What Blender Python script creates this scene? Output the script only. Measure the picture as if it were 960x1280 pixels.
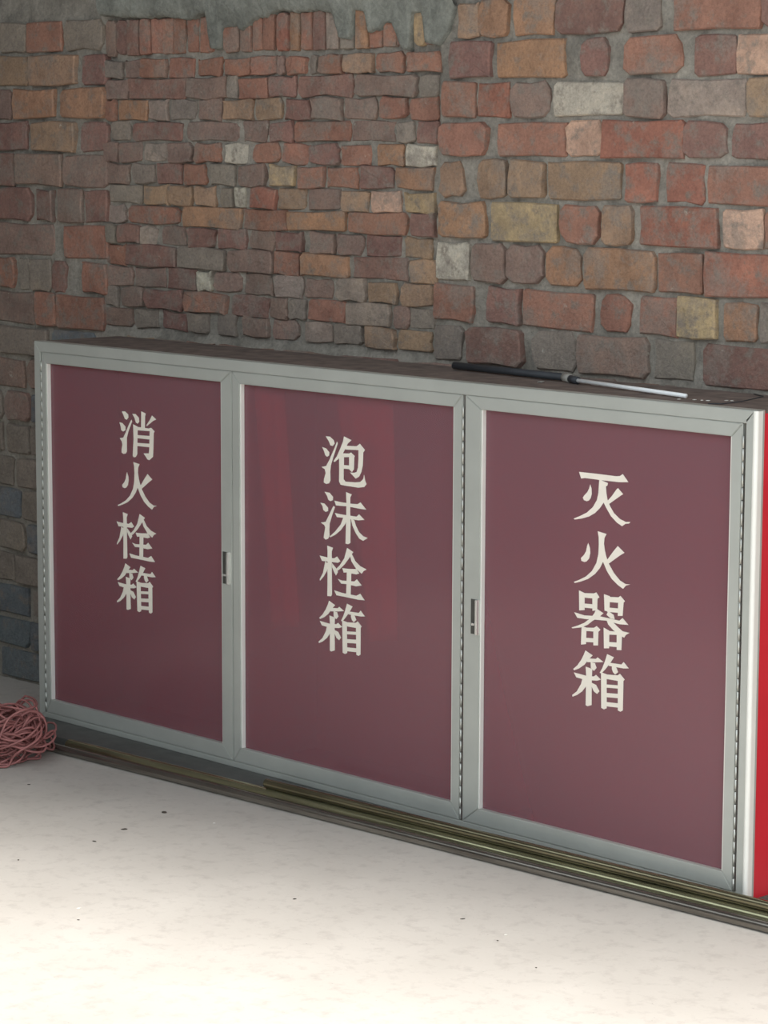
import bpy, bmesh, math, random
from mathutils import Vector, Matrix, noise
from mathutils.geometry import tessellate_polygon

random.seed(7)
scene = bpy.context.scene
for o in list(bpy.data.objects):
    bpy.data.objects.remove(o, do_unlink=True)
COL = scene.collection
R = math.radians

# ------------------------------------------------------------------ settings
SKY = 1.6
SUN = 5.0
SUN_ANGLE = 20
SUN_DIR = (-0.30, 0.16, -1.0)
EXPOSURE = 0.10
ALU = (188, 190, 183)
ROOF_Z = 3.4
ROOF_DIR = (0.87, 0.29)
ROOF_EDGE = (0.38, -1.12)
SHADE_WALL_LEFT = (-3.4, -3.2, -2.0, 0.29, 0.0, 3.4)
COIL = (-2.185, -0.30)
ROOF_RIGHT = 1.7
SHADE_WALL_FRONT = (-3.19, -0.9, -3.0, -2.8, 0.0, 2.2)
PANE = (0.28, 0.18, 0.205)
SHADE_WALL_LEFT_LOW = (-3.4, -3.2, -6.0, -2.001, 0.0, 1.95)

# ------------------------------------------------------------------ camera
cam_data = bpy.data.cameras.new('camera')
cam = bpy.data.objects.new('camera', cam_data)
COL.objects.link(cam)
cam_data.sensor_fit = 'HORIZONTAL'
cam_data.sensor_width = 36.0
cam_data.lens = 3298.2188 * 36.0 / 960.0
cam_data.clip_start = 0.05
cam_data.clip_end = 200.0
cam.matrix_world = Matrix(((0.69502749, -0.1043403, 0.71137183, 3.28699773),
                           (0.71897489, 0.09611613, -0.68835805, -4.22862061),
                           (0.00344918, 0.98988625, 0.14182141, 1.6),
                           (0, 0, 0, 1)))
scene.camera = cam

# ------------------------------------------------------------------ light
world = bpy.data.worlds.new('hazy_sky')
scene.world = world
world.use_nodes = True
wbg = world.node_tree.nodes['Background']
wbg.inputs['Color'].default_value = (0.84, 0.93, 1.0, 1)
wbg.inputs['Strength'].default_value = SKY
sun_data = bpy.data.lights.new('hazy_sun', 'SUN')
sun_data.energy = SUN
sun_data.angle = R(SUN_ANGLE)
sun_data.color = (1.0, 0.97, 0.93)
sun = bpy.data.objects.new('hazy_sun', sun_data)
COL.objects.link(sun)
sun.location = (4, -6, 6)
sun.rotation_euler = Vector(SUN_DIR).to_track_quat('-Z', 'Y').to_euler()
vs = scene.view_settings
vs.view_transform = 'Standard'
vs.look = 'None'
vs.gamma = 1.0
vs.use_curve_mapping = False
vs.exposure = EXPOSURE
scene.cycles.max_bounces = 8
scene.cycles.transparent_max_bounces = 12

# ------------------------------------------------------------------ helpers
def s2l(c):
    return tuple((v / 255 / 12.92) if v / 255 <= 0.04045 else ((v / 255 + 0.055) / 1.055) ** 2.4 for v in c)

def tag(o, label=None, cat=None, group=None, kind=None):
    if label: o['label'] = label
    if cat: o['category'] = cat
    if group: o['group'] = group
    if kind: o['kind'] = kind
    return o

def empty(name, loc=(0, 0, 0)):
    o = bpy.data.objects.new(name, None)
    o.empty_display_size = 0.05
    o.location = loc
    COL.objects.link(o)
    return o

def link(name, bm, mat, parent=None, smooth=False, loc=None):
    """link a bmesh (world coordinates) as ONE mesh object, origin moved to loc if given"""
    me = bpy.data.meshes.new(name)
    if loc is not None:
        bmesh.ops.translate(bm, verts=bm.verts, vec=-Vector(loc))
    bm.normal_update()
    bm.to_mesh(me)
    bm.free()
    if smooth:
        for p in me.polygons: p.use_smooth = True
    o = bpy.data.objects.new(name, me)
    if mat: me.materials.append(mat)
    COL.objects.link(o)
    if loc is not None: o.location = loc
    if parent is not None:
        o.parent = parent
        w = Matrix.Identity(4); p = parent; off = Vector((0, 0, 0))
        while p is not None:
            off += p.location; p = p.parent
        o.location = Vector(loc if loc is not None else (0, 0, 0)) - off
    return o

def add_box(bm, x0, x1, y0, y1, z0, z1, bev=0.0):
    r = bmesh.ops.create_cube(bm, size=1.0)
    vs_ = r['verts']
    for v in vs_:
        v.co = Vector(((x0 + x1) / 2 + v.co.x * (x1 - x0), (y0 + y1) / 2 + v.co.y * (y1 - y0), (z0 + z1) / 2 + v.co.z * (z1 - z0)))
    if bev > 0:
        es = {e for v in vs_ for e in v.link_edges}
        bmesh.ops.bevel(bm, geom=list(es), offset=bev, segments=2, affect='EDGES', profile=0.6)

def add_prism(bm, pts, y0, y1):
    """polygon in X,Z extruded from y0 to y1"""
    a = [bm.verts.new((x, y0, z)) for x, z in pts]
    b = [bm.verts.new((x, y1, z)) for x, z in pts]
    n = len(pts)
    tris = tessellate_polygon([[Vector((x, z, 0)) for x, z in pts]])
    for t in tris:
        try:
            bm.faces.new([a[i] for i in t]); bm.faces.new([b[i] for i in reversed(t)])
        except ValueError:
            pass
    for i in range(n):
        j = (i + 1) % n
        bm.faces.new((a[i], b[i], b[j], a[j]))

def add_tube(bm, pts, rad, sides=8, closed=False, cap=True):
    pts = [Vector(p) for p in pts]
    n = len(pts)
    rings = []
    prev = None
    for i, p in enumerate(pts):
        if closed:
            t = pts[(i + 1) % n] - pts[i - 1]
        else:
            t = pts[min(i + 1, n - 1)] - pts[max(i - 1, 0)]
        t.normalize()
        if prev is None:
            u = t.cross(Vector((0.13, 0.31, 0.94)))
            if u.length < 1e-3: u = t.cross(Vector((1, 0, 0)))
        else:
            u = prev - t * prev.dot(t)
        u.normalize(); prev = u
        v = t.cross(u)
        rr = rad[i] if isinstance(rad, (list, tuple)) else rad
        rings.append([bm.verts.new(p + (u * math.cos(2 * math.pi * k / sides) + v * math.sin(2 * math.pi * k / sides)) * rr) for k in range(sides)])
    m = n if closed else n - 1
    for i in range(m):
        a, b = rings[i], rings[(i + 1) % n]
        for k in range(sides):
            bm.faces.new((a[k], a[(k + 1) % sides], b[(k + 1) % sides], b[k]))
    if cap and not closed:
        bm.faces.new(rings[0][::-1]); bm.faces.new(rings[-1])

# ------------------------------------------------------------------ materials
def new_mat(name):
    m = bpy.data.materials.new(name)
    m.use_nodes = True
    nt = m.node_tree
    return m, nt, nt.nodes['Principled BSDF']

def N(nt, kind, **kw):
    n = nt.nodes.new(kind)
    for k, v in kw.items():
        if k in n.inputs: n.inputs[k].default_value = v
        else: setattr(n, k, v)
    return n

def ramp(nt, fac, stops):
    r = nt.nodes.new('ShaderNodeValToRGB')
    e = r.color_ramp.elements
    while len(e) < len(stops): e.new(0.5)
    for i, (p, c) in enumerate(stops):
        e[i].position = p; e[i].color = (*c, 1)
    nt.links.new(fac, r.inputs['Fac'])
    return r.outputs['Color']

def mixc(nt, fac, a, b, blend='MIX'):
    m = nt.nodes.new('ShaderNodeMix'); m.data_type = 'RGBA'; m.blend_type = blend
    for key, v in ((0, fac), (6, a), (7, b)):
        if hasattr(v, 'is_output') or hasattr(v, 'links'): nt.links.new(v, m.inputs[key])
        elif key == 0: m.inputs[0].default_value = v
        else: m.inputs[key].default_value = (*v, 1)
    return m.outputs[2]

def obj_coords(nt):
    g = nt.nodes.new('ShaderNodeNewGeometry')
    return g.outputs['Position']

def noise_fac(nt, scale, detail=4.0, rough=0.55):
    n = nt.nodes.new('ShaderNodeTexNoise')
    n.inputs['Scale'].default_value = scale
    n.inputs['Detail'].default_value = detail
    n.inputs['Roughness'].default_value = rough
    nt.links.new(obj_coords(nt), n.inputs['Vector'])
    return n.outputs['Fac']

def bump(nt, bsdf, fac, strength, dist):
    b = nt.nodes.new('ShaderNodeBump')
    b.inputs['Strength'].default_value = strength
    b.inputs['Distance'].default_value = dist
    nt.links.new(fac, b.inputs['Height'])
    nt.links.new(b.outputs['Normal'], bsdf.inputs['Normal'])

def simple(name, rgb, rough=0.6, metal=0.0, vary=0.12, scale=25.0, bumps=0.0):
    m, nt, b = new_mat(name)
    c = s2l(rgb)
    f = noise_fac(nt, scale)
    lo = tuple(v * (1 - vary) for v in c); hi = tuple(min(1, v * (1 + vary)) for v in c)
    nt.links.new(ramp(nt, f, [(0.3, lo), (0.7, hi)]), b.inputs['Base Color'])
    b.inputs['Roughness'].default_value = rough
    b.inputs['Metallic'].default_value = metal
    if bumps: bump(nt, b, f, bumps, 0.004)
    return m

def brick_material():
    m, nt, b = new_mat('brick_clay')
    ca = nt.nodes.new('ShaderNodeVertexColor'); ca.layer_name = 'Col'
    f1 = noise_fac(nt, 14, 5, 0.6)
    c = mixc(nt, 1.0, ca.outputs['Color'], ramp(nt, f1, [(0.25, (0.72, 0.70, 0.70)), (0.5, (1, 1, 1)), (0.8, (1.3, 1.25, 1.18))]), 'MULTIPLY')
    f2 = noise_fac(nt, 26, 6, 0.65)
    g = ramp(nt, f2, [(0.53, (0, 0, 0)), (0.66, (0.8, 0.8, 0.8))])
    c = mixc(nt, g, c, s2l((130, 120, 110)))          # mortar dust rubbed on the face
    f5 = noise_fac(nt, 9, 8, 0.75)
    c = mixc(nt, ramp(nt, f5, [(0.50, (0, 0, 0)), (0.60, (0.55, 0.55, 0.55))]), c, s2l((138, 128, 118)))
    f3 = noise_fac(nt, 17, 7, 0.7)
    g3 = ramp(nt, f3, [(0.66, (0, 0, 0)), (0.72, (0.8, 0.8, 0.8))])
    c = mixc(nt, g3, c, s2l((190, 184, 170)))         # lime bloom
    f6 = noise_fac(nt, 130, 5, 0.8)
    c = mixc(nt, 1.0, c, ramp(nt, f6, [(0.3, (0.74, 0.73, 0.72)), (0.5, (1, 1, 1)), (0.7, (1.22, 1.2, 1.18))]), 'MULTIPLY')
    nt.links.new(c, b.inputs['Base Color'])
    b.inputs['Roughness'].default_value = 0.92
    bump(nt, b, noise_fac(nt, 60, 6, 0.7), 0.9, 0.008)
    return m

def mortar_material(name, rgb):
    m, nt, b = new_mat(name)
    c0 = s2l(rgb)
    f = noise_fac(nt, 8, 6, 0.65)
    c = ramp(nt, f, [(0.3, tuple(v * 0.62 for v in c0)), (0.5, c0), (0.75, tuple(v * 1.35 for v in c0))])
    f6 = noise_fac(nt, 90, 5, 0.8)
    c = mixc(nt, 1.0, c, ramp(nt, f6, [(0.3, (0.72, 0.72, 0.71)), (0.5, (1, 1, 1)), (0.7, (1.28, 1.27, 1.25))]), 'MULTIPLY')
    nt.links.new(c, b.inputs['Base Color'])
    b.inputs['Roughness'].default_value = 0.95
    bump(nt, b, noise_fac(nt, 45, 7, 0.7), 0.8, 0.008)
    return m

def floor_material():
    m, nt, b = new_mat('dusty_concrete')
    f = noise_fac(nt, 3.0, 6, 0.6)
    base = ramp(nt, f, [(0.3, s2l((184, 177, 168))), (0.55, s2l((191, 184, 175))), (0.75, s2l((197, 190, 181)))])
    f2 = noise_fac(nt, 24, 6, 0.7)
    g = ramp(nt, f2, [(0.50, (0, 0, 0)), (0.70, (0.42, 0.42, 0.42))])
    c = mixc(nt, g, base, s2l((148, 139, 132)))
    f3 = noise_fac(nt, 150, 2, 0.5)
    g3 = ramp(nt, f3, [(0.72, (0, 0, 0)), (0.76, (0.5, 0.5, 0.5))])
    c = mixc(nt, g3, c, s2l((110, 102, 95)))
    f4 = noise_fac(nt, 6, 8, 0.75)
    g4 = ramp(nt, f4, [(0.66, (0, 0, 0)), (0.72, (0.3, 0.3, 0.3))])
    c = mixc(nt, g4, c, s2l((222, 215, 204)))
    nt.links.new(c, b.inputs['Base Color'])
    b.inputs['Roughness'].default_value = 0.8
    bump(nt, b, f2, 0.25, 0.004)
    return m

def pane_material():
    m, nt, b = new_mat('red_tinted_glass')
    b.inputs['Base Color'].default_value = (*PANE, 1)
    b.inputs['Roughness'].default_value = 0.16
    b.inputs['Specular IOR Level'].default_value = 0.5
    b.inputs['Coat Weight'].default_value = 0.0
    tr = nt.nodes.new('ShaderNodeBsdfTransparent')
    tr.inputs['Color'].default_value = (0.97, 0.3, 0.34, 1)
    mx = nt.nodes.new('ShaderNodeMixShader')
    mx.inputs['Fac'].default_value = 0.52
    nt.links.new(b.outputs[0], mx.inputs[1]); nt.links.new(tr.outputs[0], mx.inputs[2])
    nt.links.new(mx.outputs[0], nt.nodes['Material Output'].inputs['Surface'])
    return m

def pipe_material(name, a, c, metal=0.85, rough=0.28):
    m, nt, b = new_mat(name)
    w = nt.nodes.new('ShaderNodeTexNoise')
    mp = nt.nodes.new('ShaderNodeMapping')
    mp.inputs['Scale'].default_value = (2.2, 40, 40)
    nt.links.new(obj_coords(nt), mp.inputs['Vector']); nt.links.new(mp.outputs[0], w.inputs['Vector'])
    w.inputs['Scale'].default_value = 1.6; w.inputs['Detail'].default_value = 4
    nt.links.new(ramp(nt, w.outputs['Fac'], [(0.3, s2l(a)), (0.7, s2l(c))]), b.inputs['Base Color'])
    b.inputs['Metallic'].default_value = metal
    b.inputs['Roughness'].default_value = rough
    return m

M = dict(
    brick=brick_material(),
    mortar=mortar_material('wall_mortar', (142, 136, 126)),
    cement=mortar_material('smeared_cement', (128, 129, 121)),
    floor=floor_material(),
    ceiling=simple('roof_underside', (92, 86, 80), 0.9),
    shade_wall=simple('shade_wall_dark', (82, 74, 68), 0.9),
    alu=simple('anodised_aluminium', ALU, 0.42, 0.35, 0.05, 9),
    alu_lit=simple('lit_aluminium', (236, 234, 226), 0.4, 0.1, 0.04, 9),  # aluminium made paler: light from the right put into its colour
    pane=pane_material(),
    redpaint=simple('red_painted_sheet', (212, 40, 54), 0.35, 0, 0.06, 6),
    redhose=simple('red_hose_canvas', (222, 34, 66), 0.7, 0, 0.12, 12),
    dusty_top=simple('dusty_brown_sheet', (112, 98, 90), 0.85, 0, 0.35, 22),
    letter=simple('cream_vinyl', (236, 228, 214), 0.55, 0, 0.03, 30),
    steel_dark=simple('dark_latch_steel', (92, 92, 88), 0.4, 0.5, 0.1, 60),
    chrome=simple('bright_latch_steel', (222, 220, 214), 0.25, 0.6, 0.03, 60),
    hinge=simple('hinge_steel', (196, 196, 188), 0.35, 0.6, 0.15, 60),
    plinth=simple('dark_painted_base', (84, 84, 80), 0.8, 0, 0.2, 18),
    pipe_a=pipe_material('grey_galvanised', (118, 112, 105), (160, 154, 145), rough=0.22),
    pipe_b=pipe_material('yellow_zinc', (134, 131, 104), (186, 183, 148), rough=0.18),
    pipe_c=pipe_material('olive_zinc', (112, 106, 84), (150, 143, 116), rough=0.2),
    wire_red=simple('red_wire_plastic', (158, 102, 98), 0.6, 0, 0.25, 40),
    black=simple('black_rubber', (50, 52, 56), 0.6, 0, 0.15, 30),
    bright_rod=simple('bright_metal_rod', (245, 245, 243), 0.3, 0.0, 0.03, 40),
    grey_joint=simple('grey_plastic_joint', (150, 146, 138), 0.6, 0, 0.1, 40),
    chip_dark=simple('dark_chip', (70, 62, 54), 0.9, 0, 0.25, 80),
    chip_pale=simple('pale_chip', (226, 222, 214), 0.9, 0, 0.1, 80),
)

# ------------------------------------------------------------------ measured layout (millimetres, glyphs in tenths)
ROW_Z = [1.913, 1.8211, 1.7254, 1.6346, 1.5435, 1.4466, 1.3493, 1.248, 1.1517, 1.0532]
BIG_BRICKS = '''0 -1146 -1081 T 0 -1081 -993 O 0 -967 -847 O 0 -843 -636 D 0 -631 -534 G 0 -489 -252 R 0 -247 -167 D 0 -3094 -2985 M 0 -2977 -2862 G 0 -2855 -2695 R 0 -2684 -2512 G
1 -1174 -1043 D 1 -1022 -811 O 1 -758 -681 D 1 -629 -468 R 1 -428 -318 D 1 -313 -215 L 1 -208 -123 R 1 -3117 -2995 R 1 -2987 -2853 T 1 -2842 -2631 T 1 -2606 -2499 D
2 -1200 -1094 R 2 -1084 -983 B 2 -978 -857 M 2 -839 -634 P 2 -627 -516 M 2 -504 -285 K 2 -278 -172 T 2 -3060 -2936 M 2 -2917 -2732 O 2 -2699 -2501 O
3 -1210 -1054 R 3 -1015 -806 R 3 -801 -692 L 3 -689 -459 B 3 -457 -341 D 3 -326 -222 D 3 -211 -117 R 3 -3044 -2862 D 3 -2839 -2639 T 3 -2610 -2503 D
4 -1207 -1132 T 4 -1079 -988 T 4 -978 -871 T 4 -854 -640 T 4 -621 -530 B 4 -507 -400 B 4 -389 -202 R 4 -3027 -2930 D 4 -2910 -2703 M 4 -2692 -2504 M
5 -1206 -1057 O 5 -1033 -827 Y 5 -810 -700 R 5 -688 -602 T 5 -574 -356 B 5 -336 -233 L 5 -227 -131 R 5 -3030 -2844 D 5 -2818 -2743 D 5 -2717 -2610 M 5 -2600 -2506 D
6 -1216 -1111 P 6 -1098 -990 M 6 -985 -873 M 6 -860 -754 O 6 -742 -530 O 6 -521 -400 R 6 -389 -175 B 6 -3033 -2745 M 6 -2697 -2508 R
7 -1223 -1094 R 7 -1041 -943 D 7 -930 -718 R 7 -689 -603 R 7 -572 -463 R 7 -463 -355 Y 7 -337 -243 O 7 -236 -146 G 7 -3036 -2930 R 7 -2903 -2865 G 7 -2853 -2759 G 7 -2759 -2692 D 7 -2607 -2510 R
8 -1228 -1133 G 8 -1114 -936 D 8 -898 -765 G 8 -760 -549 M 8 -530 -417 G 8 -395 -190 D 8 -3019 -2844 M 8 -2825 -2739 R 8 -2731 -2519 R'''
INFILL_ROWS = '''1750 1794 -2505 -2435 G -2421 -2359 M -2352 -2247 R -2237 -2134 R -2124 -2024 R -2011 -1907 R -1901 -1805 R -1802 -1771 M -1765 -1690 R -1681 -1651 G -1645 -1560 R -1552 -1451 T -1440 -1342 R -1323 -1216 R
1693 1743 -2506 -2415 M -2408 -2171 D -2164 -2002 M -1992 -1954 G -1948 -1836 R -1829 -1735 D -1726 -1520 D -1511 -1297 M -1286 -1224 G
1637 1687 -2507 -2461 R -2451 -2333 O -2330 -2245 K -2231 -2132 G -2116 -2022 M -2009 -1898 T -1889 -1787 T -1771 -1678 D -1669 -1563 M -1554 -1439 M -1425 -1336 R -1322 -1223 R
1581 1629 -2490 -2403 G -2392 -2185 D -2166 -1958 M -1939 -1845 M -1833 -1744 D -1735 -1534 R -1528 -1374 M -1369 -1305 G -1299 -1226 D
1525 1572 -2516 -2460 M -2453 -2355 M -2348 -2253 K -2243 -2146 M -2136 -2026 R -2013 -1924 P -1899 -1796 R -1784 -1687 R -1678 -1574 D -1566 -1459 R -1442 -1346 O -1335 -1233 P
1467 1517 -2510 -2412 M -2394 -2301 G -2295 -2190 D -2177 -2085 R -2068 -1972 G -1956 -1852 M -1830 -1738 Y -1723 -1627 R -1616 -1505 R -1493 -1382 D -1368 -1241 O
1411 1459 -2490 -2357 G -2343 -2244 T -2238 -2144 T -2131 -2049 T -2027 -1979 G -1969 -1931 P -1906 -1809 B -1800 -1696 T -1687 -1571 M -1563 -1467 T -1456 -1351 L -1337 -1235 Y
1356 1405 -2519 -2427 K -2413 -2201 R -2188 -1947 O -1938 -1769 R -1763 -1551 O -1542 -1331 R -1314 -1232 D
1302 1350 -2510 -2467 G -2460 -2369 D -2362 -2297 K -2276 -2175 M -2159 -2050 D -2037 -1928 D -1916 -1816 M -1809 -1711 D -1672 -1589 M -1580 -1487 M -1475 -1350 D -1339 -1248 T
1243 1296 -2514 -2433 R -2422 -2216 D -2203 -2012 G -1996 -1822 M -1816 -1718 R -1709 -1539 O -1521 -1328 D -1319 -1225 T
1186 1237 -2515 -2399 M -2388 -2261 M -2251 -2130 D -2123 -2064 P -2058 -1948 M -1935 -1828 M -1813 -1709 K -1700 -1601 M -1580 -1475 K -1466 -1364 T -1350 -1239 T
1129 1180 -2524 -2463 G -2445 -2354 M -2347 -2184 D -2177 -2006 R -1987 -1838 D -1832 -1767 M -1761 -1697 G -1687 -1550 R -1542 -1389 K -1377 -1321 M -1316 -1238 G
1076 1123 -2525 -2401 M -2383 -2293 G -2279 -2171 D -2161 -2078 G -2046 -1971 G -1942 -1838 M -1829 -1730 M -1700 -1601 K -1592 -1492 G -1477 -1371 T -1355 -1243 T'''
ROWLOCK = '''1809 1904 -2503 -2457 M -2453 -2408 D -2405 -2360 D -2353 -2312 R -2309 -2262 R -2259 -2218 R -2215 -2169 R -2162 -2116 R -2110 -2058 R -2007 -1953 R -1950 -1906 R -1903 -1862 R -1856 -1813 R -1801 -1758 B -1755 -1722 O -1716 -1671 R -1665 -1621 D -1615 -1571 K -1566 -1522 G -1511 -1468 O -1462 -1417 R -1409 -1367 R -1361 -1328 D -1306 -1265 Y -1260 -1222 M'''
GLYPHS = {
    'extinguish': [[(-669,492),(-143,498),(382,497),(495,512),(572,562),(735,402),(497,379),(-83,370),(-155,374),(-499,373),(-608,352)],[(-344,247),(-305,164),(-297,45),(-324,-45),(-375,-105),(-438,-126),(-519,-109),(-549,-57),(-506,-2),(-421,76),(-374,157)],[(444,248),(593,130),(531,96),(197,-122),(139,-74),(278,59),(402,212)],[(-83,381),(159,328),(146,273),(104,247),(121,108),(153,-29),(54,-93),(-57,-235),(-197,-359),(-368,-453),(-569,-518),(-771,-562),(-809,-544),(-628,-470),(-427,-372),(-257,-234),(-146,-70),(-106,86),(-95,239)],[(26,-75),(150,-19),(226,-162),(342,-302),(514,-413),(684,-459),(809,-442),(768,-483),(671,-498),(579,-561),(431,-498),(259,-375),(128,-216)]],
    'fire': [[(-403,318),(-352,214),(-341,106),(-371,-18),(-447,-93),(-505,-111),(-592,-95),(-608,-35),(-522,41),(-460,136),(-434,249)],[(438,349),(630,224),(505,151),(197,-59),(145,11),(306,204)],[(-136,606),(116,573),(58,480),(47,348),(78,199),(124,63),(40,-24),(-57,-188),(-197,-337),(-397,-471),(-598,-551),(-772,-606),(-807,-584),(-657,-525),(-455,-423),(-285,-282),(-159,-91),(-106,112),(-96,331),(-105,483)],[(11,-5),(118,84),(198,-70),(343,-249),(516,-390),(673,-447),(807,-441),(687,-478),(610,-559),(462,-495),(289,-386),(144,-229)]],
    'device': [[(-629,579),(-467,541),(-460,167),(-614,139)],[(-566,528),(-198,569),(-131,600),(-38,503),(-98,460),(-549,437)],[(-240,535),(-93,507),(-99,208),(-233,181)],[(-531,305),(-162,330),(-161,237),(-529,216)],[(92,589),(259,564),(254,227),(114,231)],[(168,541),(500,572),(559,610),(687,511),(637,463),(171,430)],[(501,515),(652,499),(628,184),(493,166)],[(188,311),(565,333),(567,241),(190,214)],[(-759,80),(-464,49),(-188,74),(-66,91),(541,68),(629,138),(797,10),(542,-8),(179,19),(-156,-3),(-401,-25),(-664,-32)],[(-115,243),(85,169),(-35,72),(-217,-35),(-368,-149),(-552,-229),(-799,-284),(-830,-267),(-645,-199),(-461,-115),(-279,15),(-174,135)],[(220,234),(373,173),(405,84),(299,82),(176,147)],[(179,31),(330,28),(483,-67),(636,-151),(830,-159),(727,-219),(683,-283),(547,-244),(364,-154),(226,-56)],[(-537,-196),(-398,-212),(-406,-578),(-551,-610)],[(-505,-227),(-183,-187),(-107,-137),(7,-203),(-53,-258),(-504,-297)],[(-198,-208),(-53,-235),(-59,-559),(-191,-577)],[(-470,-446),(-102,-410),(-100,-499),(-469,-539)],[(97,-144),(259,-191),(258,-576),(116,-597)],[(153,-206),(546,-175),(611,-143),(613,-235),(155,-288)],[(471,-185),(621,-164),(608,-566),(479,-580)],[(189,-446),(551,-411),(553,-511),(190,-539)]],
    'box': [[(-438,609),(-227,529),(-342,423),(-463,287),(-616,182),(-755,121),(-786,144),(-664,246),(-558,379),(-483,508)],[(-343,446),(-128,466),(-83,508),(87,427),(-126,389),(-387,357)],[(-280,373),(-157,368),(-109,269),(-184,192),(-271,245)],[(190,618),(382,576),(299,459),(151,284),(31,168),(-15,177),(59,294),(132,457)],[(239,438),(602,450),(660,512),(807,394),(663,373),(240,368)],[(331,381),(453,365),(509,268),(426,204),(364,246),(333,312)],[(-763,72),(-428,52),(-181,70),(-121,114),(19,30),(-88,-10),(-426,-43),(-690,-26)],[(-422,251),(-231,227),(-243,61),(-236,-575),(-353,-618),(-406,-603),(-403,60)],[(-504,-3),(-359,-4),(-377,-149),(-514,-312),(-667,-419),(-791,-474),(-807,-441),(-669,-336),(-548,-151)],[(-240,-80),(-116,-108),(-16,-234),(-82,-303),(-175,-259),(-238,-163)],[(25,195),(184,172),(199,-576),(123,-612),(46,-589)],[(123,163),(501,197),(561,241),(699,134),(640,78),(125,70)],[(502,150),(663,128),(659,-549),(594,-588),(518,-572)],[(158,-54),(551,-17),(553,-87),(159,-125)],[(162,-242),(555,-204),(557,-297),(163,-335)],[(166,-441),(560,-413),(562,-507),(168,-534)]],
    'foam_first': [[(-631,548),(-484,551),(-353,477),(-320,402),(-385,335),(-467,344),(-516,429)],[(-756,278),(-615,257),(-506,172),(-516,93),(-582,60),(-647,92),(-690,189)],[(-238,453),(-212,411),(-385,26),(-450,-137),(-473,-297),(-466,-499),(-515,-571),(-614,-597),(-697,-567),(-690,-487),(-631,-335),(-664,-247),(-779,-202),(-614,-164),(-500,-7),(-304,325)],[(5,597),(263,530),(135,441),(54,311),(-43,180),(-205,31),(-319,-40),(-359,-28),(-238,106),(-124,295),(-27,471)],[(86,381),(440,401),(552,470),(722,337),(665,276),(650,-36),(603,-196),(523,-314),(411,-370),(217,-243),(346,-238),(442,-211),(490,-95),(505,107),(505,317),(54,289)],[(-75,188),(184,207),(248,235),(377,162),(345,114),(184,122),(-75,94)],[(184,167),(361,160),(346,-153),(281,-226),(184,-168)],[(-42,-89),(216,-76),(217,-165),(-42,-171)],[(-163,180),(6,173),(-9,-421),(56,-475),(379,-462),(571,-432),(667,-356),(699,-253),(731,-383),(779,-467),(700,-542),(508,-576),(56,-572),(-107,-565),(-162,-492),(-156,-222)]],
    'foam_second': [[(-672,553),(-501,548),(-376,459),(-386,379),(-468,348),(-540,375),(-583,461)],[(-820,273),(-682,270),(-550,181),(-550,102),(-632,71),(-715,108),(-748,206)],[(-353,247),(-310,218),(-418,-8),(-493,-197),(-506,-334),(-500,-492),(-549,-566),(-632,-598),(-704,-561),(-681,-445),(-648,-305),(-681,-252),(-804,-204),(-632,-167),(-517,4),(-395,198)],[(-327,374),(-108,362),(282,362),(475,373),(571,425),(770,274),(572,271),(120,285),(-173,270),(-271,267)],[(-310,82),(-107,70),(315,70),(444,72),(524,137),(707,23),(508,-10),(56,-3),(-238,-11)],[(80,622),(275,585),(223,508),(217,149),(234,-73),(226,-580),(154,-622),(63,-614),(82,-90),(94,361)],[(-9,13),(121,4),(56,-138),(-107,-313),(-303,-448),(-467,-523),(-483,-502),(-303,-369),(-107,-178)],[(244,18),(363,-26),(412,-144),(525,-288),(670,-373),(820,-394),(734,-444),(670,-480),(542,-443),(413,-323),(299,-156)]],
    'hydrant': [[(-815,329),(-548,314),(-309,318),(-207,377),(-89,274),(-173,229),(-445,220),(-736,209)],[(-548,600),(-350,571),(-394,472),(-383,-560),(-410,-611),(-547,-624),(-537,-203),(-537,456)],[(-616,211),(-496,155),(-564,-18),(-684,-174),(-804,-283),(-815,-249),(-701,-82)],[(-377,193),(-241,92),(-173,6),(-241,-84),(-309,-10),(-377,99)],[(146,624),(358,548),(231,405),(63,222),(-105,85),(-241,-2),(-275,41),(-106,179),(46,360)],[(230,510),(314,485),(432,336),(599,240),(815,185),(715,138),(649,65),(466,154),(298,320)],[(-21,119),(198,126),(466,154),(566,62),(466,26),(131,32),(30,19)],[(-173,-162),(-37,-183),(400,-152),(483,-88),(650,-218),(467,-260),(131,-249),(-54,-260)],[(-298,-455),(-37,-481),(467,-486),(601,-422),(751,-559),(568,-573),(132,-565),(-223,-563)],[(141,91),(292,87),(267,-547),(115,-543),(131,-237)]],
    'douse': [[(-649,554),(-522,564),(-386,495),(-380,416),(-446,354),(-525,370),(-578,457)],[(-752,261),(-636,254),(-503,167),(-512,75),(-603,34),(-683,61),(-703,162)],[(-254,369),(-230,326),(-386,52),(-453,-114),(-460,-479),(-504,-533),(-595,-553),(-674,-521),(-673,-429),(-638,-312),(-662,-234),(-745,-150),(-599,-126),(-495,20),(-346,260)],[(-216,524),(-90,530),(52,439),(61,338),(-4,287),(-75,315),(-127,425)],[(155,616),(332,574),(303,493),(291,198),(138,186),(150,503)],[(587,542),(752,456),(621,405),(370,250),(364,283),(497,418)],[(-184,255),(-5,208),(-34,-509),(-89,-583),(-162,-601),(-215,-571),(-172,-135)],[(-95,201),(441,199),(547,224),(688,141),(634,80),(475,134),(-61,113)],[(493,170),(652,127),(628,-315),(608,-520),(464,-616),(393,-607),(235,-463),(449,-444),(468,-329)],[(-45,-11),(509,9),(507,-82),(-46,-90)],[(-48,-215),(506,-190),(505,-281),(-49,-295)]],
}
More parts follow.
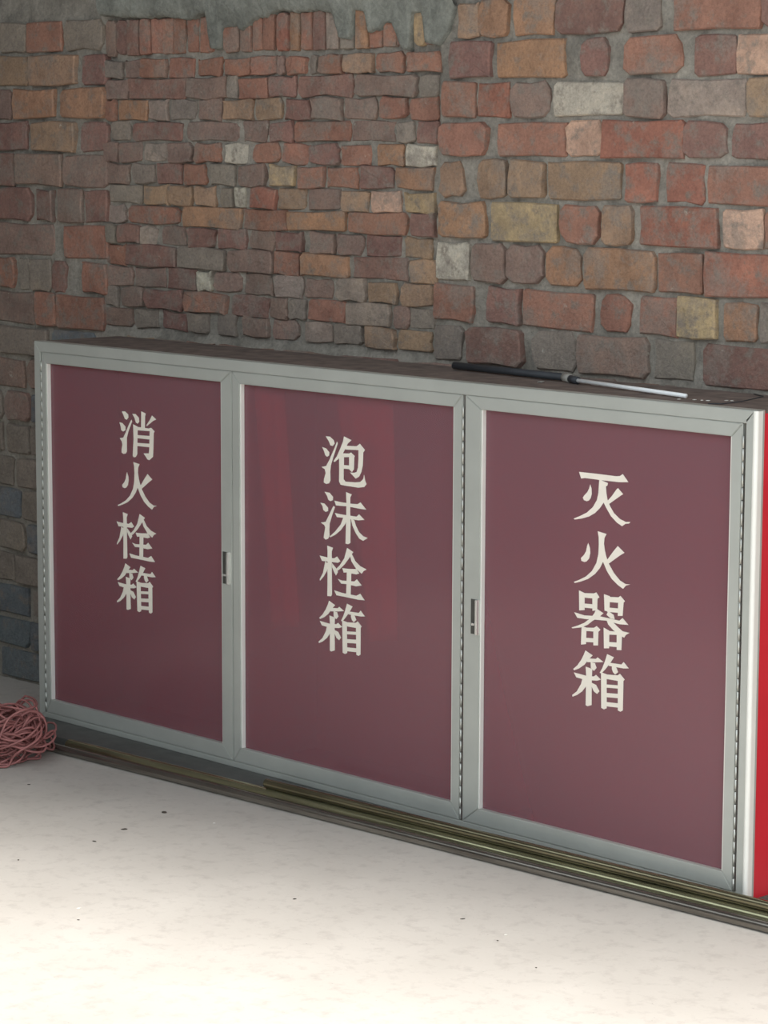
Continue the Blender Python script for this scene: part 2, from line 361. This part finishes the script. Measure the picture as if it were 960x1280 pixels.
LETTERING = {0: [('douse', -2.0103, 0.8308), ('fire', -2.016, 0.6975), ('hydrant', -2.0204, 0.5624), ('box', -2.0234, 0.4277)], 1: [('foam_first', -1.2345, 0.8323), ('foam_second', -1.2343, 0.6979), ('hydrant', -1.2372, 0.5641), ('box', -1.2418, 0.4302)], 2: [('extinguish', -0.4235, 0.8285), ('fire', -0.4209, 0.6934), ('device', -0.4229, 0.5601), ('box', -0.421, 0.4272)]}
CEMENT_EDGE = [(-2509,1916),(-2439,1910),(-2336,1903),(-2235,1904),(-2136,1893),(-2064,1911),(-2052,1817),(-2020,1816),(-2001,1869),(-1950,1872),(-1928,1859),(-1887,1886),(-1835,1893),(-1789,1907),(-1699,1901),(-1639,1903),(-1581,1893),(-1563,1834),(-1523,1829),(-1511,1899),(-1466,1894),(-1454,1843),(-1415,1850),(-1404,1865),(-1367,1864),(-1353,1826),(-1337,1802),(-1315,1798),(-1304,1885),(-1271,1888),(-1255,1814),(-1211,1807),(-1185,1840),(-1159,1899)]

# ------------------------------------------------------------------ the place
def plane_box(name, mat, *b, **kw):
    bm = bmesh.new(); add_box(bm, *b)
    o = link(name, bm, mat)
    tag(o, kind='structure', **kw)
    return o

plane_box('floor', M['floor'], -9, 16, -16, 0.6, -0.2, 0.0)
# unseen roof slab: its open edge is set askew to shape daylight and shade
bm = bmesh.new()
dx, dy = ROOF_DIR
ex, ey = ROOF_EDGE
poly = [(-9, 0.6), (-9, ey + dy / dx * (-9 - ex)), (ROOF_RIGHT, ey + dy / dx * (ROOF_RIGHT - ex)), (ROOF_RIGHT, 0.6)]
a = [bm.verts.new((x, y, ROOF_Z)) for x, y in poly]; c = [bm.verts.new((x, y, ROOF_Z + 0.2)) for x, y in poly]
for i in range(4): bm.faces.new((a[i], a[(i + 1) % 4], c[(i + 1) % 4], c[i]))
bm.faces.new(a[::-1]); bm.faces.new(c)
bmesh.ops.recalc_face_normals(bm, faces=bm.faces)
tag(link('ceiling', bm, M['ceiling']), kind='structure')
bm = bmesh.new()
add_box(bm, *SHADE_WALL_LEFT); add_box(bm, *SHADE_WALL_LEFT_LOW)      # unseen, added to block light: full height by the back wall, lower further out
tag(link('shade_wall_left', bm, M['shade_wall']), kind='structure')
plane_box('shade_wall_front', M['shade_wall'], *SHADE_WALL_FRONT)  # unseen wall, added to block sky light on the left part

Y_BIG, Y_FILL = 0.300, 0.310
OPEN_L, OPEN_R = -2.506, -1.216

# back wall: a rough bed of mortar that the bricks stand proud of
def mortar_bed():
    bm = bmesh.new()
    xs = [-3.35, -3.25]
    x = -3.2
    while x < 0.4: xs.append(x); x += 0.014
    xs += [0.45, 1, 2.5, 5]
    zs = [0.0, 0.3, 0.6, 0.8]
    z = 0.95
    while z < 2.1: zs.append(z); z += 0.014
    zs += [2.2, 2.6, 3.4]
    grid = []
    for z in zs:
        row = []
        for x in xs:
            inside = OPEN_L < x < OPEN_R and 1.05 < z < 1.95
            y = (Y_FILL + 0.011) if inside else (Y_BIG + 0.012)
            y += 0.007 * noise.noise(Vector((x * 22, z * 22, 1.7))) + 0.004 * noise.noise(Vector((x * 60, z * 60, 5.1)))
            row.append(bm.verts.new((x, y, z)))
        grid.append(row)
    for i in range(len(zs) - 1):
        for j in range(len(xs) - 1):
            bm.faces.new((grid[i][j], grid[i][j + 1], grid[i + 1][j + 1], grid[i + 1][j]))
    # back of the wall
    add_box(bm, -3.35, 5, 0.36, 0.58, 0.0, 3.4)
    return bm

wall = link('wall_back', mortar_bed(), M['mortar'], smooth=True)
tag(wall, 'rough old brick wall with a bricked-up opening, behind the red cabinet', kind='structure')

PAL = dict(R=(153, 112, 95), B=(157, 107, 90), O=(163, 126, 100), L=(192, 158, 137), T=(158, 131, 108), Y=(178, 154, 120),
           P=(190, 182, 166), K=(160, 143, 131), M=(140, 117, 106), D=(136, 104, 94), G=(138, 127, 116), S=(112, 117, 120))  # S: brick tinted with bluish shade

def add_brick(bm, col, x0, x1, z0, z1, y, key, deep=0.045, wob=0.065, rnd=None):
    rnd = rnd or random
    w, h = x1 - x0, z1 - z0
    cx, cz = (x0 + x1) / 2, (z0 + z1) / 2
    e = min(w, h)
    ch = e * rnd.choice((0.04, 0.06, 0.09, 0.13, 0.2))
    def ring(inset, yy, jit):
        hw, hh = w / 2 - inset, h / 2 - inset
        c = max(ch - inset * 0.4, 0.002)
        base = [(-hw, -hh + c), (-hw + c, -hh), (0, -hh), (hw - c, -hh), (hw, -hh + c), (hw, 0), (hw, hh - c), (hw - c, hh), (0, hh), (-hw + c, hh), (-hw, hh - c), (-hw, 0)]
        return [(px + j[0] * jit, pz + j[1] * jit, yy + j[2] * jit * 0.3) for (px, pz), j in zip(base, J)]
    J = [(rnd.uniform(-1, 1), rnd.uniform(-1, 1), rnd.uniform(-1, 1)) for _ in range(12)]
    a = min(e, 0.06) * wob
    tilt = rnd.uniform(-0.003, 0.003)
    proud = rnd.uniform(-0.006, 0.006)
    rings = [ring(min(e * 0.05, 0.0035), y + proud, a * 0.9), ring(0.0004, y + proud + 0.004, a), ring(0.0, y + deep, a)]
    vv = []
    for rg in rings:
        vv.append([bm.verts.new((cx + px, yy + tilt * px / w * 2, cz + pz)) for px, pz, yy in rg])
    c = bm.verts.new((cx + rnd.uniform(-.1, .1) * w, y + proud - 0.002, cz))
    fs = []
    for i in range(12):
        j = (i + 1) % 12
        fs.append(bm.faces.new((c, vv[0][i], vv[0][j])))
        fs.append(bm.faces.new((vv[0][i], vv[1][i], vv[1][j], vv[0][j])))
        fs.append(bm.faces.new((vv[1][i], vv[2][i], vv[2][j], vv[1][j])))
    k = rnd.uniform(0.9, 1.1)
    rgb = [min(1, v * k * rnd.uniform(0.98, 1.02)) for v in s2l(PAL[key])]
    for f in fs:
        for l in f.loops: l[col] = (*rgb, 1)

def brick(x0, x1, z0, z1, y, key, **kw):
    bm = bmesh.new()
    col = bm.loops.layers.color.new('Col') if False else bm.loops.layers.float_color.new('Col')
    add_brick(bm, col, x0, x1, z0, z1, y, key, **kw)
    bmesh.ops.recalc_face_normals(bm, faces=bm.faces)
    return link('brick', bm, M['brick'], wall, loc=((x0 + x1) / 2, y, (z0 + z1) / 2))

count = 0
for line in BIG_BRICKS.split('\n'):
    t = line.split()
    for i in range(0, len(t), 4):
        row = int(t[i]); a, b = int(t[i + 1]) / 1000, int(t[i + 2]) / 1000
        zt, zb = ROW_Z[row], ROW_Z[row + 1]
        brick(a - 0.002, b + 0.002, zb + 0.0045 + random.uniform(-.002, .002), zt - 0.0045 + random.uniform(-.002, .002), Y_BIG, t[i + 3])
        count += 1
for line in INFILL_ROWS.split('\n'):
    t = line.split(); zb, zt = int(t[0]) / 1000, int(t[1]) / 1000
    for i in range(2, len(t), 3):
        brick(int(t[i]) / 1000, int(t[i + 1]) / 1000, zb - 0.002 + random.uniform(-.0015, .0015), zt + 0.002 + random.uniform(-.0015, .0015), Y_FILL, t[i + 2], wob=0.085)
        count += 1
t = ROWLOCK.split(); zb, zt = int(t[0]) / 1000, int(t[1]) / 1000
for i in range(2, len(t), 3):
    brick(int(t[i]) / 1000, int(t[i + 1]) / 1000, zb + random.uniform(-.002, .003), zt, Y_FILL, t[i + 2], wob=0.05)
    count += 1
# lower left of the wall, down to the floor; bluish shade put into the brick colours
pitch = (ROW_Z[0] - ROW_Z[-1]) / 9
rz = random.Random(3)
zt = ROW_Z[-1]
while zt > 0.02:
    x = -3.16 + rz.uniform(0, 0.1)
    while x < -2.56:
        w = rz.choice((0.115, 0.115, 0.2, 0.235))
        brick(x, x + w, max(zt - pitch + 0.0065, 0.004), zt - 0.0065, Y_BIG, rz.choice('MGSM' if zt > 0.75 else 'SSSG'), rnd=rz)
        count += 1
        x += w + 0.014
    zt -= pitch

# the rest of the wall, outside the picture: one joined part
bm = bmesh.new()
lay = bm.loops.layers.float_color.new('Col')
rz = random.Random(11)
def run(z0, z1, xa, xb):
    x = xa + rz.uniform(0, 0.08)
    while x < xb - 0.06:
        w = min(rz.choice((0.115, 0.21, 0.235)), xb - x)
        add_brick(bm, lay, x, x + w, z0 + 0.0065, z1 - 0.0065, Y_BIG, rz.choice('RRBODTMMRDG'), rnd=rz)
        x += w + 0.014
for k in range(-3, 20):
    zt = ROW_Z[0] - k * pitch
    zb = zt - pitch
    if zb < 0: break
    if k < 0:
        run(zb, zt, -1.16 if k > -2 else -3.18, 2.2)
    else:
        run(zb, zt, -0.1, 2.2)
        if k >= 9: run(zb, zt, -2.5, -0.1)
bmesh.ops.recalc_face_normals(bm, faces=bm.faces)
rest = link('surrounding_bricks', bm, M['brick'], wall)
tag(rest, kind='stuff')

# cement smeared over the head of the bricked-up opening
def cement():
    bm = bmesh.new()
    pts = [(a / 1000, b / 1000) for a, b in CEMENT_EDGE]
    cols = []
    x = pts[0][0]
    while x < pts[-1][0]:
        for (xa, za), (xb, zb) in zip(pts, pts[1:]):
            if xa <= x <= xb:
                z = za + (zb - za) * (x - xa) / max(xb - xa, 1e-6); break
        z += 0.006 * noise.noise(Vector((x * 70, 3, 0)))
        col = []
        for i, f in enumerate((0, 0, 0.06, 0.2, 0.4, 0.7, 1.0)):
            zz = z + (2.02 - z) * f
            yy = Y_FILL + 0.01 if i == 0 else Y_FILL - 0.011 - 0.006 * min(1, f * 4) - 0.010 * max(0, min(1, (zz - 1.90) / 0.03)) + 0.006 * noise.noise(Vector((x * 18, zz * 18, 2))) + 0.003 * noise.noise(Vector((x * 50, zz * 50, 8)))
            col.append(bm.verts.new((x, yy, zz + (0.003 if i == 1 else 0))))
        cols.append(col)
        x += 0.006
    for a, b in zip(cols, cols[1:]):
        for i in range(len(a) - 1):
            bm.faces.new((a[i], b[i], b[i + 1], a[i + 1]))
    bmesh.ops.recalc_face_normals(bm, faces=bm.faces)
    return bm
ce = link('cement_smear', cement(), M['cement'], wall, smooth=True)
ce['label'] = 'grey cement smeared unevenly over the top of the bricked-up opening'

# ------------------------------------------------------------------ the cabinet
XL, XR, ZB, ZT, DEP = -2.432, 0.0, 0.025, 1.049, 0.285
cab = empty('fire_cabinet', (-1.216, 0.14, 0.0))
tag(cab, 'long low cabinet with three red glazed doors in silver frames, against the brick wall', 'cabinet')

def part(name, mat, parent, boxes, bev=0.0, label=None, smooth=False):
    bm = bmesh.new()
    for b in boxes: add_box(bm, *b, bev)
    bmesh.ops.recalc_face_normals(bm, faces=bm.faces)
    o = link(name, bm, mat, parent, smooth)
    if label: o['label'] = label
    return o

def mitre_rail(name, pts, parent, y0=0.0, y1=0.022, mat='alu', bev=0.0015):
    bm = bmesh.new()
    add_prism(bm, pts, y0, y1)
    bmesh.ops.recalc_face_normals(bm, faces=bm.faces)
    front = [e for e in bm.edges if all(abs(v.co.y - y0) < 1e-6 for v in e.verts) and len(e.link_faces) == 2 and abs(e.link_faces[0].normal.dot(e.link_faces[1].normal)) < 0.5]
    bmesh.ops.bevel(bm, geom=front, offset=bev, segments=2, affect='EDGES')
    return link(name, bm, M[mat], parent)

g = 0.0005
fw_t, fw_b, fw_s = 0.0275, 0.0150, 0.0270
mitre_rail('top_rail', [(XL, ZT), (XR - .004, ZT), (XR - fw_s, ZT - fw_t), (XL + fw_s, ZT - fw_t)], cab, 0, 0.03)
mitre_rail('bottom_rail', [(XL + fw_s, ZB + fw_b), (XR - fw_s, ZB + fw_b), (XR - .004, ZB), (XL, ZB)], cab, 0, 0.03)
mitre_rail('corner_post', [(XL, ZB + g), (XL, ZT - g), (XL + fw_s, ZT - fw_t - g), (XL + fw_s, ZB + fw_b + g)], cab, 0, 0.03)
# right corner post: front leg plus a return along the side, rounded corner
bm = bmesh.new()
prof = [(-0.0270, 0.0), (-0.006, 0.0), (-0.003, 0.0008), (-0.0008, 0.003), (0.0, 0.006), (0.0, 0.017), (-0.0015, 0.0185), (-0.0015, 0.027), (-0.0270, 0.027)]
lo = [bm.verts.new((x, y, ZB)) for x, y in prof]; hi = [bm.verts.new((x, y, ZT - (0.0 if i not in (0, 8) else 0.02))) for i, (x, y) in enumerate(prof)]
n = len(prof)
for i in range(n):
    j = (i + 1) % n
    bm.faces.new((lo[i], lo[j], hi[j], hi[i]))
bm.faces.new(lo[::-1]); bm.faces.new(hi)
bmesh.ops.recalc_face_normals(bm, faces=bm.faces)
link('corner_post', bm, M['alu'], cab)
bm = bmesh.new(); add_tube(bm, [(-0.0045, 0.0045, ZB + 0.001), (-0.0045, 0.0045, ZT - 0.001)], 0.0068, 16)
add_box(bm, -0.0035, 0.0022, 0.0045, 0.0165, ZB + 0.001, ZT - 0.001)
link('corner_trim', bm, M['alu_lit'], cab)  # corner strip: brightness from the right-hand light is in its colour

part('side_panel', M['redpaint'], cab, [(-0.006, -0.003, 0.025, DEP, ZB, ZT - 0.002)], label='bright red painted side sheet')
part('side_panel', M['redpaint'], cab, [(XL + 0.002, XL + 0.005, 0.028, DEP, ZB, ZT - 0.002)])
part('back_panel', M['redpaint'], cab, [(XL + 0.006, -0.007, DEP - 0.003, DEP, ZB, ZT - 0.008)])
part('floor_panel', M['redpaint'], cab, [(XL + 0.006, -0.007, 0.031, DEP - 0.004, ZB, ZB + 0.004)])
part('divider', M['redpaint'], cab, [(-1.626, -1.621, 0.031, DEP - 0.004, ZB + 0.005, ZT - 0.009)])
part('divider', M['redpaint'], cab, [(-0.828, -0.823, 0.031, DEP - 0.004, ZB + 0.005, ZT - 0.009)])
part('top_panel', M['dusty_top'], cab, [(XL + 0.003, -0.001, 0.0305, DEP, ZT - 0.007, ZT - 0.001)], label='top sheet covered in brown dust')


DOORS = [  # outer x0,x1  opening x0,x1  hinge side
    (-2.4040, -1.6250, -2.3810, -1.6650, 'L'),
    (-1.6226, -0.8270, -1.5952, -0.8582, 'R'),
    (-0.8222, -0.0325, -0.7728, -0.0647, 'R')]
DZ0, DZ1, PZ0, PZ1 = 0.0408, 1.0208, 0.0775, 0.9920
door_labels = ['leftmost red glazed door', 'middle red glazed door', 'rightmost red glazed door']
for d, (x0, x1, a0, a1, side) in enumerate(DOORS):
    # the pane is the door's own mesh; rails, latch, hinge and lettering hang on it
    bm = bmesh.new(); add_box(bm, a0 - 0.006, a1 + 0.006, 0.0140, 0.0180, PZ0 - 0.006, PZ1 + 0.006)
    door = link('door', bm, M['pane'], cab)
    door['label'] = door_labels[d]
    hx0 = x0 + (0.0040 if side == 'L' else 0); hx1 = x1 - (0.0040 if side == 'R' else 0)
    mitre_rail('top_rail', [(hx0 + g, DZ1), (hx1 - g, DZ1), (a1 - g, PZ1), (a0 + g, PZ1)], door)
    mitre_rail('bottom_rail', [(hx0 + g, DZ0), (a0 + g, PZ0), (a1 - g, PZ0), (hx1 - g, DZ0)], door)
    mitre_rail('side_rail', [(hx0, DZ0 + g), (hx0, DZ1 - g), (a0, PZ1 - g), (a0, PZ0 + g)], door)
    mitre_rail('side_rail', [(hx1, DZ0 + g), (a1, PZ0 + g), (a1, PZ1 - g), (hx1, DZ1 - g)], door)
    for xx in ((a0, a0 + 0.0032), (a1 - 0.0032, a1)):
        bm = bmesh.new(); add_box(bm, xx[0], xx[1], 0.0025, 0.0139, PZ0 + g, PZ1 - g, 0.0006)
        link('glazing_bead', bm, M['alu_lit'], door)  # bead colour lightened to carry the side light
    # long piano hinge: knuckles with small gaps
    bm = bmesh.new()
    hx = (x0 + 0.0018) if side == 'L' else (x1 - 0.0018)
    z = DZ0 + 0.002
    while z < DZ1 - 0.03:
        add_tube(bm, [(hx, 0.0008, z), (hx, 0.0008, z + 0.0248)], 0.0023, 8)
        z += 0.0265
    link('piano_hinge', bm, M['hinge'], door, True)
    # lettering, thin cut vinyl on the pane
    for name, cx, cz in LETTERING[d]:
        bm = bmesh.new()
        for s, poly in enumerate(GLYPHS[name]):
            pts = [(cx + px / 1e4, cz + pz / 1e4) for px, pz in poly]
            add_prism(bm, pts, 0.0135 - 0.00003 * (s % 12), 0.0140)
        bmesh.ops.recalc_face_normals(bm, faces=bm.faces)
        link('character', bm, M['letter'], door)

doors = [o for o in cab.children if o.name.startswith('door')]
# recessed finger latches
def latch(door, x0, x1, z0, z1):
    bm = bmesh.new()
    add_box(bm, x0, x1 - 0.007, -0.0012, 0.004, z0, z1, 0.0006)
    o = link('latch', bm, M['steel_dark'], door); o['label'] = 'dark latch plate with a bright edge'
    bm = bmesh.new(); add_box(bm, x1 - 0.0068, x1, -0.0075, 0.003, z0, z1, 0.0012)
    link('latch_edge', bm, M['chrome'], door)
    bm = bmesh.new()
    add_box(bm, x0 + 0.003, x1 - 0.009, -0.0022, -0.0012, z0 + 0.034, z1 - 0.012, 0.0004)
    link('latch_pull', bm, M['steel_dark'], door)
    bm = bmesh.new()
    add_box(bm, x0 + 0.005, x1 - 0.010, -0.0055, -0.001, z0 + 0.020, z0 + 0.0255, 0.0008)
    link('latch_button', bm, M['chrome'], door)
latch(doors[0], -1.6600, -1.6334, 0.488, 0.569)
latch(doors[2], -0.7985, -0.7738, 0.481, 0.561)

# hoses hanging behind the middle pane
def hose(top, bot, label):
    bm = bmesh.new()
    rows = []
    for i in range(25):
        t = i / 24
        xa = top[0] + (bot[0] - top[0]) * t; xb = top[1] + (bot[1] - top[1]) * t
        z = 0.985 + (bot[2] - 0.985) * t
        ring = []
        for k in range(24):
            a = 2 * math.pi * k / 24
            u = math.cos(a); v = math.sin(a)
            x = (xa + xb) / 2 + u * (xb - xa) / 2
            y = 0.045 + v * 0.018 + 0.006 * math.sin(u * 7 + t * 1.5) * (1 if v < 0 else 0.4)
            ring.append(bm.verts.new((x, y, z + 0.01 * math.sin(u * 3) * t)))
        rows.append(ring)
    for a, b in zip(rows, rows[1:]):
        for k in range(24):
            bm.faces.new((a[k], b[k], b[(k + 1) % 24], a[(k + 1) % 24]))
    bm.faces.new(rows[0]); bm.faces.new(rows[-1][::-1])
    bmesh.ops.recalc_face_normals(bm, faces=bm.faces)
    o = link('fire_hose', bm, M['redhose'], None, True, loc=((bot[0] + bot[1]) / 2, 0.048, bot[2]))
    tag(o, label, 'hose', 'red hoses inside the middle cabinet box')
hose((-1.585, -1.481), (-1.531, -1.427), 0) if False else None
hose((-1.585, -1.481, 0.985), (-1.531, -1.427, 0.40), 'narrow red folded hose hanging behind the middle pane, left of the lettering')
hose((-1.290, -1.102, 0.985), (-1.186, -1.085, 0.415), 'broad red folded hose hanging behind the middle pane, right of the lettering')

# ------------------------------------------------------------------ dark board the cabinet stands on
bm = bmesh.new()
edge = lambda x: -0.181 + (x + 2.2) * 0.0425 + 0.0605
lo = [(XL - 0.01, edge(XL - 0.01)), (0.012, edge(0.012)), (0.012, 0.27), (XL - 0.01, 0.27)]
va = [bm.verts.new((x, y, 0.0)) for x, y in lo]; vb = [bm.verts.new((x, y, ZB)) for x, y in lo]
bm.faces.new(va[::-1]); bm.faces.new(vb)
for i in range(4): bm.faces.new((va[i], va[(i + 1) % 4], vb[(i + 1) % 4], vb[i]))
bmesh.ops.recalc_face_normals(bm, faces=bm.faces)
tag(link('base_board', bm, M['plinth'], None, loc=(XL, 0.0, 0.0)), 'dark grey board on the floor under the cabinet, jutting out at the left', 'board')

# ------------------------------------------------------------------ pipes on the floor
def pipe(off, rad, xa, xb, mat, label, hollow=True, z=None):
    p = lambda x: Vector((x, -0.181 + (x + 2.2) * 0.0425 + off, (z if z is not None else rad)))
    bm = bmesh.new()
    a, b = p(xa), p(xb)
    add_tube(bm, [a, b], rad, 24, cap=False)
    add_tube(bm, [a, b], rad * 0.86, 24, cap=False)
    bm.verts.ensure_lookup_table()
    n = 24
    for base in (0, n):
        for k in range(n):
            k2 = (k + 1) % n
            bm.faces.new((bm.verts[base + k], bm.verts[base + k2], bm.verts[2 * n + base + k2], bm.verts[2 * n + base + k]))
    bmesh.ops.recalc_face_normals(bm, faces=bm.faces)
    o = link('steel_pipe', bm, M[mat], None, True, loc=(a.x, a.y, a.z - rad))
    md = o.modifiers.new('e', 'EDGE_SPLIT'); md.split_angle = R(40)
    tag(o, label, 'pipe', 'pipes on the floor along the cabinet')
pipe(0.012, 0.0120, -2.20, 1.10, 'pipe_a', 'thin grey galvanised pipe on the floor, front one of the pair along the cabinet')
pipe(0.0415, 0.0170, -2.12, 1.25, 'pipe_b', 'shiny yellowish zinc pipe on the floor, rear one of the pair along the cabinet')
pipe(0.041, 0.0110, -1.38, 1.00, 'pipe_c', 'short thin olive pipe resting on top of the other two pipes along the cabinet', z=0.0455)

# ------------------------------------------------------------------ coil of red wire
bm = bmesh.new()
rw = random.Random(21)
cx, cy = COIL
for i in range(46):
    rad = rw.uniform(0.07, 0.125)
    tilt = rw.gauss(0, 0.45); az = rw.uniform(0, math.pi * 2)
    ph = rw.uniform(0, 6.28)
    oz = rw.uniform(0.035, 0.095)
    ox, oy = rw.uniform(-0.02, 0.02), rw.uniform(-0.02, 0.02)
    k1, k2 = rw.uniform(0.05, 0.16), rw.uniform(0.03, 0.1)
    pts = []
    for s in range(44):
        a = 2 * math.pi * s / 44
        rr = rad * (1 + k1 * math.sin(3 * a + ph) + k2 * math.sin(5 * a - ph))
        v = Vector((rr * math.cos(a), rr * math.sin(a), 0.014 * math.sin(4 * a + ph)))
        v = Matrix.Rotation(az, 3, 'Z') @ Matrix.Rotation(tilt, 3, 'X') @ v
        pts.append((cx + ox + v.x, cy + oy + v.y * 0.9, min(0.15, max(0.0042, oz + v.z))))
    add_tube(bm, pts, 0.0030, 6, closed=True)
bmesh.ops.recalc_face_normals(bm, faces=bm.faces)
o = link('wire_coil', bm, M['wire_red'], None, True, loc=(cx, cy, 0))
tag(o, 'tangled coil of thin faded red wire lying on the floor at the cabinet corner', 'wire')

# ------------------------------------------------------------------ things on the cabinet top
top = ZT - 0.001
rod = empty('extension_rod', (-0.66, 0.16, top))
tag(rod, 'long thin rod with a dark sleeve and bright end lying on the cabinet top', 'rod')
pa, pb, pc, pd = Vector((-1.075, 0.222, top + 0.0105)), Vector((-0.69, 0.183, top + 0.011)), Vector((-0.63, 0.162, top + 0.009)), Vector((-0.262, 0.093, top + 0.006))
bm = bmesh.new(); add_tube(bm, [pa, pb], 0.0085, 14); link('sleeve', bm, M['black'], rod, True)
bm = bmesh.new(); add_tube(bm, [pb + (pc - pb) * 0.0, pb + (pc - pb) * 0.45], 0.0095, 14); link('joint', bm, M['grey_joint'], rod, True)
bm = bmesh.new(); add_tube(bm, [pb + (pc - pb) * 0.46, pc], 0.0085, 14); link('collar', bm, M['black'], rod, True)
bm = bmesh.new(); add_tube(bm, [pc, pd], 0.0048, 12); link('shaft', bm, M['bright_rod'], rod, True)

bm = bmesh.new()
add_tube(bm, [(-0.155, 0.034, top + .002), (-0.133, 0.05, top + .002), (-0.122, 0.10, top + .004), (-0.132, 0.165, top + .006), (-0.16, 0.225, top + .004), (-0.22, 0.27, top + .002)], 0.0013, 6)
tag(link('black_wire', bm, M['black'], None, True, loc=(-0.155, 0.034, top)), 'thin black wire on the right end of the cabinet top', 'wire')

def chip(name, x, y, z, s, mat, seed, label, cat, group):
    rr = random.Random(seed); s *= 0.62 if z == 0 else 1.0
    bm = bmesh.new()
    bmesh.ops.create_icosphere(bm, subdivisions=1, radius=1)
    a = rr.uniform(0, 3.1); el = rr.uniform(1.2, 2.2)
    for v in bm.verts:
        k = rr.uniform(0.75, 1.15)
        px, py = v.co.x * s * el * k, v.co.y * s * k
        v.co = Vector((x + px * math.cos(a) - py * math.sin(a), y + px * math.sin(a) + py * math.cos(a), z + max(0, (v.co.z * 0.5 + 0.45) * s * 0.6)))
    tag(link(name, bm, M[mat], None, loc=(x, y, z)), label, cat, group)
for i, (x, y) in enumerate(((-0.262, 0.07), (-0.232, 0.084), (-0.215, 0.088), (-0.202, 0.092), (-0.176, 0.121), (-0.165, 0.125))):
    chip('mortar_crumb', x, y, top, 0.0035, 'chip_pale', 40 + i, 'tiny pale mortar crumb on the right end of the cabinet top', 'crumb', 'crumbs on the cabinet top')
chip('mortar_lump', -0.717, 0.135, top, 0.007, 'grey_joint', 61, 'small grey lump on the cabinet top in front of the rod', 'lump', None)
dark = [(-1.466, -0.354, .011, 'largest dark chip on the pale floor, in front of the left door'),
        (-1.411, -0.518, .008, 'dark chip on the floor, second largest, nearer the viewer than the largest'),
        (-1.375, -0.633, .006, 'small dark chip on the floor left of the two larger chips'),
        (-1.907, -0.424, .005, 'small dark chip on the floor just in front of the red wire coil'),
        (-1.368, -0.851, .004, 'tiny dark speck on the floor at the left edge of the photo'),
        (-0.722, -0.608, .005, 'dark speck on the floor in front of the middle door'),
        (-0.378, -0.453, .005, 'dark speck on the floor below the meeting of middle and right doors'),
        (-0.227, -0.507, .004, 'tiny dark speck on the floor beside a white chip'),
        (-0.056, -0.579, .004, 'tiny dark speck on the floor nearest the viewer, below the right door'),
        (-0.916, -1.031, .004, 'tiny dark speck on the brightest floor at lower left')]
for i, (x, y, s, lb) in enumerate(dark):
    chip('debris_chip', x, y, 0, s, 'chip_dark', 70 + i, lb, 'debris', 'dark chips on the floor')
for i, (x, y, s, lb) in enumerate(((-0.242, -0.468, .005, 'tiny white chip on the floor below the right door'),
                                   (-1.31, -0.33, .005, 'tiny white chip on the floor close to the pipes at left'),
                                   (-0.98, -0.98, .005, 'tiny white chip on the bright floor at lower left'))):
    chip('debris_chip', x, y, 0, s, 'chip_pale', 90 + i, lb, 'debris', 'white chips on the floor')
